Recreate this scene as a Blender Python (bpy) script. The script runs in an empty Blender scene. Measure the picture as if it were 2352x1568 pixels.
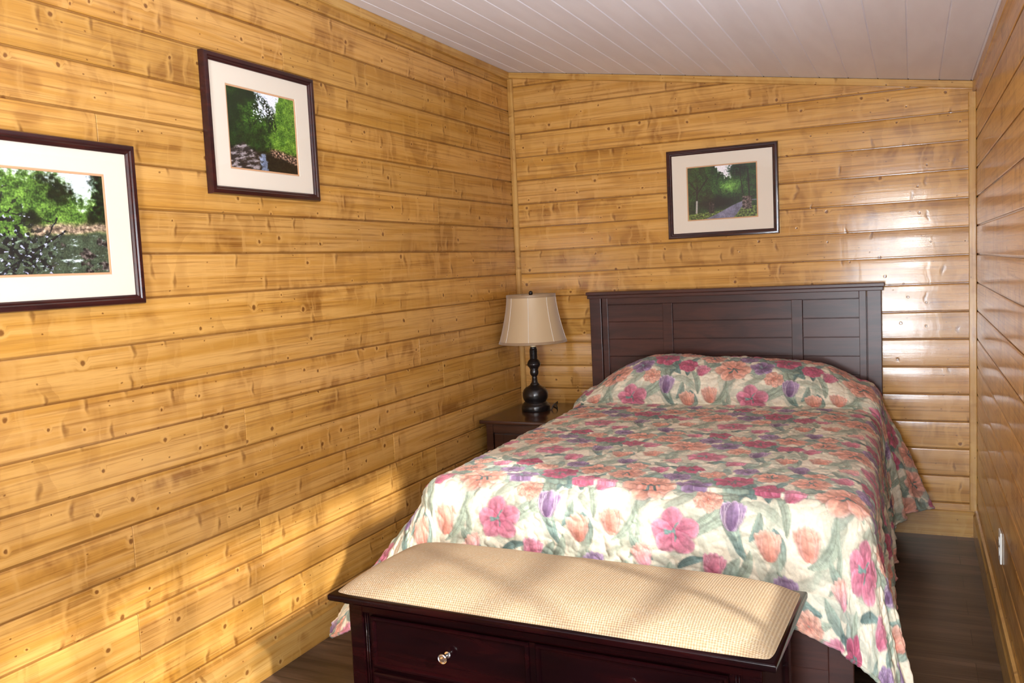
import bpy, bmesh, math
import numpy as np
from mathutils import Vector, Matrix

scene = bpy.context.scene
COL = scene.collection

# ---------------------------------------------------------------- camera
W = 2.495                    # room width (x), left wall x=0, back wall y=0, floor z=0
H_LEFT, H_RIGHT = 2.644, 2.271
Y_REAR = -6.3
PITCH = 0.14                 # cover width of the wall boards
K0 = 2.55                    # height of groove number 0
CAM = (2.2083, -4.8900, 1.4720)
yaw, pit, rol = -0.4330, -0.0840, -0.0474
F_PX = 2002.76
cy, sy, cp, sp = math.cos(yaw), math.sin(yaw), math.cos(pit), math.sin(pit)
fw = Vector((sy*cp, cy*cp, sp)); rt = Vector((cy, -sy, 0)); up = rt.cross(fw)
r2 = rt*math.cos(rol) + up*math.sin(rol); u2 = -rt*math.sin(rol) + up*math.cos(rol)
cam = bpy.data.cameras.new('camera'); camo = bpy.data.objects.new('camera', cam); COL.objects.link(camo)
M = Matrix((r2, u2, -fw)).transposed().to_4x4(); M.translation = Vector(CAM); camo.matrix_world = M
cam.sensor_width = 36.0; cam.lens = F_PX/2352*36; cam.clip_start = 0.02
scene.camera = camo
scene.view_settings.view_transform = 'Standard'; scene.view_settings.look = 'None'
scene.view_settings.gamma = 1; scene.view_settings.use_curve_mapping = False
scene.view_settings.exposure = 0.0

# ---------------------------------------------------------------- light
world = bpy.data.worlds.new('world'); scene.world = world; world.use_nodes = True
wb = world.node_tree.nodes['Background']; wb.inputs[0].default_value = (0.75, 0.87, 1.0, 1); wb.inputs[1].default_value = 1.2

def add_light(name, kind, loc, energy, color, aim=None, **kw):
    l = bpy.data.lights.new(name, kind); o = bpy.data.objects.new(name, l); COL.objects.link(o)
    o.location = loc; l.energy = energy; l.color = color
    for k, v in kw.items(): setattr(l, k, v)
    if aim is not None: o.rotation_euler = Vector(aim).to_track_quat('-Z', 'Y').to_euler()
    return o
SUN_DIR = Vector((-0.786, 0.397, -0.469))
add_light('sun', 'SUN', (5, -5, 4), 6.0, (1.0, 0.98, 0.94), SUN_DIR, angle=math.radians(2.2))
# daylight standing in the two openings of the room
add_light('door_daylight', 'AREA', (1.95, Y_REAR-0.12, 1.15), 140, (0.86, 0.93, 1.0), (0, 1, .28), shape='RECTANGLE', size=0.80, size_y=1.8)
add_light('window_daylight', 'AREA', (W+0.28, -3.75, 1.45), 28, (0.86, 0.93, 1.0), (-1, 0, .25), shape='RECTANGLE', size=2.0, size_y=1.2)
# added fill lamps outside the openings, tilted up to brighten the ceiling
add_light('window_ceiling_fill', 'AREA', (W+0.45, -3.75, 0.75), 150, (0.84, 0.91, 1.0), (-1, 0, 1.5), shape='RECTANGLE', size=2.0, size_y=0.9)
add_light('door_ceiling_fill', 'AREA', (1.95, Y_REAR-0.45, 0.35), 120, (0.84, 0.91, 1.0), (0, 1, .7), shape='RECTANGLE', size=0.85, size_y=0.9)
# the camera's own flash, just above the lens
add_light('camera_flash', 'SPOT', (CAM[0]+0.02, CAM[1], CAM[2]+0.12), 64, (1.0, 0.97, 0.93), fw, shadow_soft_size=0.03, spot_size=math.radians(100), spot_blend=0.6)

# ---------------------------------------------------------------- numpy noise
def _hash(ix, iy, seed):
    h = (ix.astype(np.int64)*374761393 + iy.astype(np.int64)*668265263 + seed*974711) & 0xffffffff
    h = ((h ^ (h >> 13))*1274126177) & 0xffffffff
    return (h ^ (h >> 16)) & 0xffffffff
def noise(x, y, seed=0, per=None):
    """2D gradient noise, about -1..1"""
    x = np.asarray(x, float); y = np.asarray(y, float)
    ix = np.floor(x).astype(np.int64); iy = np.floor(y).astype(np.int64); fx = x-ix; fy = y-iy
    def g(a, b):
        aa = ix+a; bb = iy+b
        if per: aa = aa % per[0]; bb = bb % per[1]
        an = _hash(aa, bb, seed)*(2*math.pi/4294967296.0)
        return np.cos(an)*(fx-a)+np.sin(an)*(fy-b)
    u = fx*fx*fx*(fx*(fx*6-15)+10); v = fy*fy*fy*(fy*(fy*6-15)+10)
    return 1.5*((g(0, 0)*(1-u)+g(1, 0)*u)*(1-v)+(g(0, 1)*(1-u)+g(1, 1)*u)*v)
def fbm(x, y, seed=0, oct=4):
    s = 0; a = 1.0; f = 1.0
    for i in range(oct): s = s+a*noise(x*f, y*f, seed+i*17); a *= .5; f *= 2.03
    return s
def sstep(a, b, x):
    t = np.clip((x-a)/(b-a), 0, 1); return t*t*(3-2*t)

# ---------------------------------------------------------------- materials
MATS = {}
class NT:
    def __init__(s, name):
        s.m = bpy.data.materials.new(name); s.m.use_nodes = True; s.t = s.m.node_tree
        s.b = s.t.nodes['Principled BSDF']; MATS[name] = s.m
    def n(s, kind, **kw):
        nd = s.t.nodes.new(kind)
        for k, v in kw.items():
            if k.startswith('i_'): nd.inputs[int(k[2:])].default_value = v
            else: setattr(nd, k, v)
        return nd
    def l(s, a, b): s.t.links.new(a, b)
    def val(s, inp, v):
        if isinstance(v, (int, float, tuple)): inp.default_value = v
        else: s.l(v, inp)
    def math(s, op, a, b=0.0, c=0.0, clamp=False):
        nd = s.n('ShaderNodeMath', operation=op, use_clamp=clamp)
        for i, v in enumerate((a, b, c)): s.val(nd.inputs[i], v)
        return nd.outputs[0]
    def mix(s, f, a, b, mode='MIX'):
        nd = s.n('ShaderNodeMix', data_type='RGBA', blend_type=mode)
        s.val(nd.inputs['Factor'], f)
        for nm, v in (('A', a), ('B', b)):
            inp = [i for i in nd.inputs if i.name == nm and i.type == 'RGBA'][0]; s.val(inp, v)
        return [o for o in nd.outputs if o.type == 'RGBA'][0]
    def noise(s, vec, scale, detail=2.0, rough=.5, dist=0.0):
        nd = s.n('ShaderNodeTexNoise'); s.l(vec, nd.inputs['Vector'])
        nd.inputs['Scale'].default_value = scale; nd.inputs['Detail'].default_value = detail
        nd.inputs['Roughness'].default_value = rough; nd.inputs['Distortion'].default_value = dist
        return nd.outputs[0]
    def mapping(s, vec, scale=(1, 1, 1), loc=(0, 0, 0)):
        nd = s.n('ShaderNodeMapping'); s.l(vec, nd.inputs[0]); nd.inputs['Scale'].default_value = scale; nd.inputs['Location'].default_value = loc
        return nd.outputs[0]
    def range(s, v, a, b, c=0.0, d=1.0, smooth=True):
        nd = s.n('ShaderNodeMapRange', clamp=True); nd.interpolation_type = 'SMOOTHSTEP' if smooth else 'LINEAR'
        s.val(nd.inputs[0], v)
        for i, x in enumerate((a, b, c, d)): s.val(nd.inputs[i+1], x)
        return nd.outputs[0]
    def bump(s, h, strength=.3, dist=.01, normal=None):
        nd = s.n('ShaderNodeBump'); nd.inputs['Strength'].default_value = strength; nd.inputs['Distance'].default_value = dist
        s.l(h, nd.inputs['Height'])
        if normal: s.l(normal, nd.inputs['Normal'])
        return nd.outputs[0]
def srgb(r, g, b):
    f = lambda c: (c/255/12.92) if c/255 <= .04045 else ((c/255+.055)/1.055)**2.4
    return (f(r), f(g), f(b), 1)
def P(name, color, rough=.5, coat=0, metal=0, spec=.5):
    t = NT(name); t.b.inputs['Base Color'].default_value = color; t.b.inputs['Roughness'].default_value = rough
    t.b.inputs['Coat Weight'].default_value = coat; t.b.inputs['Coat Roughness'].default_value = .1
    t.b.inputs['Metallic'].default_value = metal; t.b.inputs['Specular IOR Level'].default_value = spec
    return t

def pine(name, light, mid, dark, coat=.62, coat_r=.14):
    t = NT(name)
    uv = t.n('ShaderNodeUVMap', uv_map='UVMap').outputs[0]
    rnd = t.n('ShaderNodeVertexColor', layer_name='board').outputs[0]
    sep = t.n('ShaderNodeSeparateColor'); t.l(rnd, sep.inputs[0])
    R, G = sep.outputs[0], sep.outputs[1]
    # warp around knots
    vor = t.n('ShaderNodeTexVoronoi', voronoi_dimensions='2D', feature='F1'); vor.inputs['Scale'].default_value = 7.0
    wob = t.n('ShaderNodeVectorMath', operation='MULTIPLY_ADD')
    nz = t.n('ShaderNodeTexNoise'); t.l(uv, nz.inputs['Vector']); nz.inputs['Scale'].default_value = 45
    t.l(nz.outputs['Color'], wob.inputs[0]); wob.inputs[1].default_value = (.010, .010, 0); t.l(uv, wob.inputs[2])
    t.l(wob.outputs[0], vor.inputs['Vector'])
    d = vor.outputs['Distance']
    vs = t.n('ShaderNodeSeparateColor'); t.l(vor.outputs['Color'], vs.inputs[0])
    pres = t.math('GREATER_THAN', vs.outputs[0], .40)
    rad = t.range(vs.outputs[1], 0, 1, .022, .085, smooth=False)         # in voronoi units (x 1/7 m)
    rad2 = t.math('MULTIPLY', rad, 2.4)
    knot = t.math('MULTIPLY', pres, t.math('SUBTRACT', 1.0, t.range(d, t.math('MULTIPLY', rad, .45), rad)))
    halo = t.math('MULTIPLY', pres, t.math('SUBTRACT', 1.0, t.range(d, rad, rad2)))
    # second, smaller knots
    vor2 = t.n('ShaderNodeTexVoronoi', voronoi_dimensions='2D', feature='F1'); vor2.inputs['Scale'].default_value = 11.0
    t.l(t.mapping(wob.outputs[0], (1, 1.5, 1), (3.1, 7.7, 0)), vor2.inputs['Vector'])
    vs2 = t.n('ShaderNodeSeparateColor'); t.l(vor2.outputs['Color'], vs2.inputs[0])
    knot2 = t.math('MULTIPLY', t.math('GREATER_THAN', vs2.outputs[0], .70), t.math('SUBTRACT', 1.0, t.range(vor2.outputs['Distance'], .02, .06)))
    # spike knots: narrow slashes across the grain, with a pale side
    wl = t.n('ShaderNodeTexNoise'); t.l(uv, wl.inputs['Vector']); wl.inputs['Scale'].default_value = 9; wl.inputs['Detail'].default_value = 3
    wv = t.n('ShaderNodeVectorMath', operation='MULTIPLY_ADD'); t.l(wl.outputs['Color'], wv.inputs[0]); wv.inputs[1].default_value = (.075, .03, 0); t.l(uv, wv.inputs[2])
    def spikes(off, thr, r0, r1, sc=(13, 4.2, 1)):
        vn = t.n('ShaderNodeTexVoronoi', voronoi_dimensions='2D', feature='F1'); vn.inputs['Scale'].default_value = 1.0
        t.l(t.mapping(wv.outputs[0], sc, off), vn.inputs['Vector'])
        q = t.n('ShaderNodeSeparateColor'); t.l(vn.outputs['Color'], q.inputs[0])
        return t.math('MULTIPLY', t.math('GREATER_THAN', q.outputs[0], thr), t.math('SUBTRACT', 1.0, t.range(vn.outputs['Distance'], r0, r1)))
    spike = spikes((1.7, .3, 0), .66, .02, .15)
    spike_l = spikes((1.7+.14, .3, 0), .66, .02, .20)
    spike_d = spikes((1.7-.40, .3, 0), .66, .10, .75)
    # stained shimmer: dark bands along the edge of boards, ended by crisp cross figures
    bl = t.noise(t.mapping(wv.outputs[0], (5.5, 3.4, 1)), 1.0, 3, .6, .7)
    bl2 = t.noise(t.mapping(uv, (1.3, 9.0, 1), (4, 9, 0)), 1.0, 2, .5, .3)
    bl3 = t.noise(t.mapping(wv.outputs[0], (22, 3.2, 1), (2, 5, 0)), 1.0, 2, .5, .5)
    blot = t.math('MULTIPLY', t.range(bl, .46, .66), t.range(bl2, .40, .66))
    lite = t.math('MULTIPLY', t.range(bl3, .54, .68), t.range(bl, .40, .60))
    # grain
    warp = t.math('MULTIPLY_ADD', halo, .012, 0)
    sx = t.n('ShaderNodeSeparateXYZ'); t.l(uv, sx.inputs[0])
    cx = t.n('ShaderNodeCombineXYZ'); t.l(t.math('MULTIPLY', sx.outputs[0], 1.5), cx.inputs[0]); t.l(t.math('MULTIPLY', t.math('ADD', sx.outputs[1], warp), 90), cx.inputs[1])
    g1 = t.noise(cx.outputs[0], 1.0, 3, .6, .6)
    cx2 = t.n('ShaderNodeCombineXYZ'); t.l(t.math('MULTIPLY', sx.outputs[0], .9), cx2.inputs[0]); t.l(t.math('MULTIPLY', t.math('ADD', sx.outputs[1], warp), 22), cx2.inputs[1])
    g2 = t.noise(cx2.outputs[0], 1.0, 3, .5, 1.0)
    fine = t.noise(t.mapping(uv, (12, 420, 1)), 1.0, 1, .5)
    c = t.mix(t.range(g2, .36, .68), light, mid)
    c = t.mix(t.math('MULTIPLY', t.range(g1, .48, .70), .55), c, dark)
    c = t.mix(t.math('MULTIPLY', t.range(fine, .5, .8), .26), c, dark)
    c = t.mix(t.math('MULTIPLY', blot, t.range(g1, .3, .65, .35, .85)), c, dark)
    c = t.mix(t.math('MULTIPLY', spike_d, .22), c, dark)
    c = t.mix(t.math('MULTIPLY', lite, .55), c, light)
    c = t.mix(t.math('MULTIPLY', spike_l, .6), c, light)
    c = t.mix(t.math('MULTIPLY', halo, .5), c, light)
    c = t.mix(t.math('MULTIPLY', spike, .62), c, (dark[0]*.62, dark[1]*.52, dark[2]*.5, 1))
    c = t.mix(t.math('MULTIPLY', knot2, .7), c, (dark[0]*.5, dark[1]*.38, dark[2]*.3, 1))
    c = t.mix(t.math('MULTIPLY', knot, .8), c, (dark[0]*.52, dark[1]*.36, dark[2]*.3, 1))
    # per-board tone
    tone = t.range(R, 0, 1, .92, 1.06, smooth=False)
    tc = t.n('ShaderNodeCombineColor'); t.l(tone, tc.inputs[0]); t.l(tone, tc.inputs[1]); t.l(t.math('MULTIPLY', tone, t.range(G, 0, 1, .90, 1.08, smooth=False)), tc.inputs[2])
    c = t.mix(1.0, c, tc.outputs[0], 'MULTIPLY')
    # stain gathers where two boards meet (fixed to the board's own edge)
    B = sep.outputs[2]
    c = t.mix(t.math('MULTIPLY', t.range(B, .3, 1.0), .62), c, (dark[0]*.55, dark[1]*.42, dark[2]*.3, 1))
    t.l(c, t.b.inputs['Base Color'])
    t.b.inputs['Roughness'].default_value = .42; t.b.inputs['Specular IOR Level'].default_value = .15
    t.b.inputs['Coat Weight'].default_value = coat; t.b.inputs['Coat Roughness'].default_value = coat_r
    h = t.math('ADD', t.math('MULTIPLY', g1, .25), t.math('ADD', t.math('MULTIPLY', fine, .12), t.math('MULTIPLY', knot, -.5)))
    h = t.math('ADD', h, t.math('ADD', t.math('MULTIPLY', bl3, .45), t.math('MULTIPLY', spike, -.35)))
    nb = t.bump(h, .35, .003); t.l(nb, t.b.inputs['Normal'])
    nb2 = t.bump(h, .22, .003); t.l(nb2, t.b.inputs['Coat Normal'])
    return t.m
M_PINE = pine('stained_pine_boards', srgb(207, 157, 86), srgb(188, 135, 59), srgb(130, 81, 29))
M_PINE_TRIM = pine('pine_trim', srgb(206, 162, 92), srgb(188, 140, 68), srgb(152, 102, 44), coat=.6)

def ceiling_mat():
    t = P('painted_ceiling_boards', srgb(236, 230, 234), .55, spec=.35)
    uv = t.n('ShaderNodeUVMap', uv_map='UVMap').outputs[0]
    rnd = t.n('ShaderNodeVertexColor', layer_name='board').outputs[0]
    sep = t.n('ShaderNodeSeparateColor'); t.l(rnd, sep.inputs[0])
    n = t.noise(t.mapping(uv, (2, 10, 1)), 1.0, 3)
    c = t.mix(t.range(n, .3, .7), srgb(240, 240, 248), srgb(234, 233, 241))
    tone = t.range(sep.outputs[0], 0, 1, .97, 1.02, smooth=False)
    tc = t.n('ShaderNodeCombineColor'); [t.l(tone, tc.inputs[i]) for i in range(3)]
    c = t.mix(1.0, c, tc.outputs[0], 'MULTIPLY')
    t.l(c, t.b.inputs['Base Color'])
    t.l(t.bump(t.noise(t.mapping(uv, (3, 60, 1)), 1.0, 3), .12, .002), t.b.inputs['Normal'])
    return t.m
M_CEIL = ceiling_mat()

def floor_mat():
    t = NT('dark_vinyl_planks')
    g = t.n('ShaderNodeNewGeometry').outputs['Position']
    br = t.n('ShaderNodeTexBrick', offset=.37); t.l(g, br.inputs['Vector'])
    br.inputs['Scale'].default_value = 1; br.inputs['Brick Width'].default_value = 1.2; br.inputs['Row Height'].default_value = .152
    br.inputs['Mortar Size'].default_value = .0012; br.inputs['Color1'].default_value = (0.2, .2, .2, 1); br.inputs['Color2'].default_value = (.8, .8, .8, 1)
    br.inputs['Mortar'].default_value = (0, 0, 0, 1)
    n1 = t.noise(t.mapping(g, (1.3, 16, 1)), 1.0, 4, .6, .8)
    n2 = t.noise(t.mapping(g, (5, 120, 1)), 1.0, 2, .6)
    n3 = t.noise(t.mapping(g, (1.1, 5, 1), (3, 3, 0)), 1.0, 2)
    c = t.mix(t.range(n1, .35, .68), srgb(64, 48, 40), srgb(104, 82, 68))
    c = t.mix(t.math('MULTIPLY', t.range(n2, .5, .75), .45), c, srgb(122, 98, 82))
    c = t.mix(t.math('MULTIPLY', t.range(n3, .45, .7), .5), c, srgb(44, 31, 25))
    bc = t.n('ShaderNodeRGBToBW'); t.l(br.outputs['Color'], bc.inputs[0])
    tone = t.range(bc.outputs[0], 0, 1, .62, 1.25, smooth=False)
    tc = t.n('ShaderNodeCombineColor'); [t.l(tone, tc.inputs[i]) for i in range(3)]
    c = t.mix(1.0, c, tc.outputs[0], 'MULTIPLY')
    c = t.mix(br.outputs['Fac'], c, srgb(25, 17, 14))
    t.l(c, t.b.inputs['Base Color']); t.b.inputs['Roughness'].default_value = .34
    t.l(t.bump(t.math('ADD', n2, n1), .25, .002), t.b.inputs['Normal'])
    return t.m
M_FLOOR = floor_mat()

def darkwood(name, a, b, rough, coat, scale=1.0, coat_r=.12, spec=.28):
    t = NT(name)
    g = t.n('ShaderNodeTexCoord').outputs['Object']
    n1 = t.noise(t.mapping(g, (2*scale, 14*scale, 14*scale)), 1.0, 4, .6, 1.2)
    n2 = t.noise(t.mapping(g, (6, 160, 160)), 1.0, 2)
    c = t.mix(t.range(n1, .36, .66), a, b)
    c = t.mix(t.math('MULTIPLY', t.range(n2, .5, .8), .35), c, (a[0]*.5, a[1]*.5, a[2]*.5, 1))
    t.l(c, t.b.inputs['Base Color']); t.b.inputs['Roughness'].default_value = rough
    t.b.inputs['Coat Weight'].default_value = coat; t.b.inputs['Coat Roughness'].default_value = coat_r
    t.b.inputs['Specular IOR Level'].default_value = spec
    t.l(t.bump(n2, .08, .001), t.b.inputs['Normal'])
    return t.m
M_BED = darkwood('espresso_bed_wood', srgb(54, 29, 24), srgb(74, 40, 31), .34, .1, 1.0, .25)
M_BENCH = darkwood('dark_cherry_lacquer', srgb(16, 4, 6), srgb(30, 6, 7), .14, .0, 1.0, .10, .13)
M_NIGHT = darkwood('walnut_nightstand_wood', srgb(58, 33, 23), srgb(76, 44, 30), .25, .6, 1.0, .15)
M_FRAME = darkwood('mahogany_frame', srgb(42, 17, 18), srgb(60, 25, 22), .28, .35, 2.0, .15)
M_MAT = P('cream_mat_board', srgb(226, 214, 197), .8).m
M_LINER = P('peach_mat_liner', srgb(206, 158, 118), .7).m
M_LAMP = P('black_bronze_lamp', (.010, .008, .008, 1), .28, coat=.4).m
M_SOCKET = P('cream_candle_sleeve', srgb(222, 200, 160), .5).m
M_CORD = P('brown_cord', (.02, .015, .012, 1), .5).m
M_CHROME = P('polished_chrome', (.85, .85, .86, 1), .12, metal=1).m
M_PLATE = P('white_plastic_plate', srgb(235, 235, 228), .35).m
M_SLOT = P('outlet_slot_black', (.02, .02, .02, 1), .5).m
M_PAINT = P('white_window_paint', srgb(230, 228, 222), .4).m
M_BACK = P('cavity_dark', srgb(60, 36, 14), .9).m
M_DOORKNOB = P('brass_hardware', (.8, .55, .25, 1), .25, metal=1).m
M_MATTRESS = P('white_ticking', srgb(225, 222, 214), .8).m

def glass_mat():
    t = NT('clear_glass'); out = t.t.nodes['Material Output']; t.t.nodes.remove(t.b)
    tr = t.n('ShaderNodeBsdfTransparent'); gl = t.n('ShaderNodeBsdfGlossy'); gl.inputs['Roughness'].default_value = .02
    fr = t.n('ShaderNodeLayerWeight'); fr.inputs[0].default_value = .5
    mx = t.n('ShaderNodeMixShader'); t.l(t.math('MULTIPLY_ADD', t.math('POWER', fr.outputs['Facing'], 5.0), .45, .018), mx.inputs[0]); t.l(tr.outputs[0], mx.inputs[1]); t.l(gl.outputs[0], mx.inputs[2])
    t.l(mx.outputs[0], out.inputs[0]); return t.m
M_GLASS = glass_mat()

def shade_mat(name, col, trans=.25):
    t = P(name, col, .55, spec=.4)
    t.b.inputs['Sheen Weight'].default_value = .3
    g = t.n('ShaderNodeTexCoord').outputs['Object']
    n = t.noise(t.mapping(g, (300, 300, 40)), 1.0, 2); t.l(t.bump(n, .06, .001), t.b.inputs['Normal'])
    t.b.inputs['Roughness'].default_value = .42
    return t.m
M_SHADE = shade_mat('champagne_silk', srgb(190, 164, 128))
M_SHADE_TRIM = shade_mat('taupe_ribbon', srgb(152, 126, 96))
M_SHADE_IN = P('white_shade_lining', srgb(225, 220, 210), .8).m

def weave_mat():
    t = NT('tan_basket_weave')
    uv = t.n('ShaderNodeUVMap', uv_map='UVMap').outputs[0]
    s = t.n('ShaderNodeSeparateXYZ'); t.l(uv, s.inputs[0])
    ka, kb = math.pi/.0072, math.pi/.0048
    xa, yb_ = t.math('MULTIPLY', s.outputs[0], ka), t.math('MULTIPLY', s.outputs[1], kb)
    w = t.math('MULTIPLY', t.math('SINE', t.math('ADD', xa, yb_)), t.math('SINE', t.math('SUBTRACT', xa, yb_)))
    n = t.noise(t.mapping(uv, (160, 160, 1)), 1.0, 2)
    n2 = t.noise(t.mapping(uv, (14, 55, 1)), 1.0, 2)
    c = t.mix(t.range(w, -.6, .7), srgb(150, 126, 98), srgb(190, 168, 134))
    c = t.mix(t.math('MULTIPLY', t.range(n, .5, .7), .35), c, srgb(198, 186, 172))
    c = t.mix(t.math('MULTIPLY', t.range(n2, .45, .7), .22), c, srgb(178, 140, 100))
    t.l(c, t.b.inputs['Base Color']); t.b.inputs['Roughness'].default_value = .85; t.b.inputs['Specular IOR Level'].default_value = .2
    t.l(t.bump(t.math('ADD', w, n), .6, .0012), t.b.inputs['Normal'])
    return t.m
M_WEAVE = weave_mat()

def attr_mat(name, rough, fine=0, spec=.3, sheen=0, mott=0):
    t = NT(name)
    vc = t.n('ShaderNodeVertexColor', layer_name='print').outputs[0]
    uv = t.n('ShaderNodeUVMap', uv_map='UVMap').outputs[0]
    c = vc
    if mott:
        n = t.noise(t.mapping(uv, (90, 90, 1)), 1.0, 3, .6, .8)
        f = t.range(n, .35, .65, .90, 1.07, smooth=False)
        tc = t.n('ShaderNodeCombineColor'); [t.l(f, tc.inputs[i]) for i in range(3)]
        c = t.mix(1.0, vc, tc.outputs[0], 'MULTIPLY')
    t.l(c, t.b.inputs['Base Color']); t.b.inputs['Roughness'].default_value = rough; t.b.inputs['Specular IOR Level'].default_value = spec
    t.b.inputs['Sheen Weight'].default_value = sheen
    if fine:
        n = t.noise(t.mapping(uv, (1/.0009, 1/.0009, 1)), 1.0, 1)
        t.l(t.bump(n, fine, .0006), t.b.inputs['Normal'])
    return t.m
M_QUILT = attr_mat('floral_printed_cotton', .62, .2, .35, .15, 1)
M_PRINT = attr_mat('photographic_print', .45, 0, .4)

# ---------------------------------------------------------------- mesh helpers
def link_mesh(name, me, mat=None, parent=None, smooth=False):
    o = bpy.data.objects.new(name, me); COL.objects.link(o)
    if mat: me.materials.append(mat)
    if parent: o.parent = parent
    if smooth:
        me.polygons.foreach_set('use_smooth', [True]*len(me.polygons))
    return o
def from_bm(name, bm, mat, parent=None, smooth=False, angle=None):
    bmesh.ops.recalc_face_normals(bm, faces=bm.faces)
    me = bpy.data.meshes.new(name); bm.to_mesh(me); bm.free()
    o = link_mesh(name, me, mat, parent, smooth or angle is not None)
    if angle is not None: me.set_sharp_from_angle(angle=math.radians(angle))
    return o
def box(bm, x0, x1, y0, y1, z0, z1, bev=0.0, seg=2):
    r = bmesh.ops.create_cube(bm, size=1)
    vs = r['verts']
    for v in vs: v.co = Vector(((x0+x1)/2+v.co.x*(x1-x0), (y0+y1)/2+v.co.y*(y1-y0), (z0+z1)/2+v.co.z*(z1-z0)))
    if bev:
        es = list({e for v in vs for e in v.link_edges})
        bmesh.ops.bevel(bm, geom=es, offset=bev, segments=seg, affect='EDGES', profile=.6)
def boxo(name, dims, mat, parent=None, bev=.002, seg=2):
    bm = bmesh.new(); box(bm, *dims, bev=bev, seg=seg); return from_bm(name, bm, mat, parent)
def lathe(bm, prof, n=40, c=(0, 0), cap=True):
    rings = []
    for r, z in prof:
        rings.append([bm.verts.new((c[0]+r*math.cos(2*math.pi*i/n), c[1]+r*math.sin(2*math.pi*i/n), z)) for i in range(n)])
    for a, b in zip(rings, rings[1:]):
        for i in range(n): bm.faces.new((a[i], a[(i+1) % n], b[(i+1) % n], b[i]))
    if cap:
        bm.faces.new(rings[0][::-1]); bm.faces.new(rings[-1])
def tube(bm, pts, rad, n=8, closed=False):
    pts = [Vector(p) for p in pts]; rings = []; m = len(pts); ref = Vector((0.13, .31, .94)).normalized()
    for i, p in enumerate(pts):
        a = pts[(i-1) % m] if (closed or i > 0) else p; b = pts[(i+1) % m] if (closed or i < m-1) else p
        d = (b-a).normalized()
        u = d.cross(ref); 
        if u.length < .05: u = d.cross(Vector((1, 0, 0)))
        u.normalize(); v = d.cross(u).normalized()
        rings.append([bm.verts.new(p+rad*(math.cos(2*math.pi*k/n)*u+math.sin(2*math.pi*k/n)*v)) for k in range(n)])
    for i in range(m if closed else m-1):
        a, b = rings[i], rings[(i+1) % m]
        for k in range(n): bm.faces.new((a[k], a[(k+1) % n], b[(k+1) % n], b[k]))
    if not closed: bm.faces.new(rings[0]); bm.faces.new(rings[-1])
def empty(name, loc=(0, 0, 0), rz=0):
    o = bpy.data.objects.new(name, None); COL.objects.link(o); o.location = loc; o.rotation_euler = (0, 0, rz); o.empty_display_size = .1
    return o
def tag(o, label, cat, group=None):
    o['label'] = label; o['category'] = cat
    if group: o['group'] = group
    return o
def struct(o): o['kind'] = 'structure'; return o
def grid_mesh(name, X, Y, Z, colors=None, uv=None, mat=None, parent=None):
    """X,Y,Z arrays (rows, cols)"""
    n, m = X.shape; me = bpy.data.meshes.new(name)
    co = np.stack([X, Y, Z], -1).reshape(-1, 3).astype(np.float32)
    idx = np.arange(n*m).reshape(n, m)
    q = np.stack([idx[:-1, :-1], idx[:-1, 1:], idx[1:, 1:], idx[1:, :-1]], -1).reshape(-1, 4)
    me.vertices.add(n*m); me.vertices.foreach_set('co', co.ravel())
    me.loops.add(q.size); me.loops.foreach_set('vertex_index', q.ravel().astype(np.int32))
    me.polygons.add(len(q)); me.polygons.foreach_set('loop_start', np.arange(0, q.size, 4, dtype=np.int32))
    me.polygons.foreach_set('loop_total', np.full(len(q), 4, dtype=np.int32))
    me.update(calc_edges=True)
    if uv is not None:
        l = me.uv_layers.new(name='UVMap'); U = np.stack(uv, -1).reshape(-1, 2)[q.ravel()]
        l.data.foreach_set('uv', U.ravel().astype(np.float32))
    if colors is not None:
        a = me.color_attributes.new(name='print', type='BYTE_COLOR', domain='POINT')
        c4 = np.concatenate([np.clip(colors, 0, 1), np.ones(colors.shape[:2]+(1,))], -1).reshape(-1).astype(np.float32)
        a.data.foreach_set('color_srgb', c4)
    return link_mesh(name, me, mat, parent, True)

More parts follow.
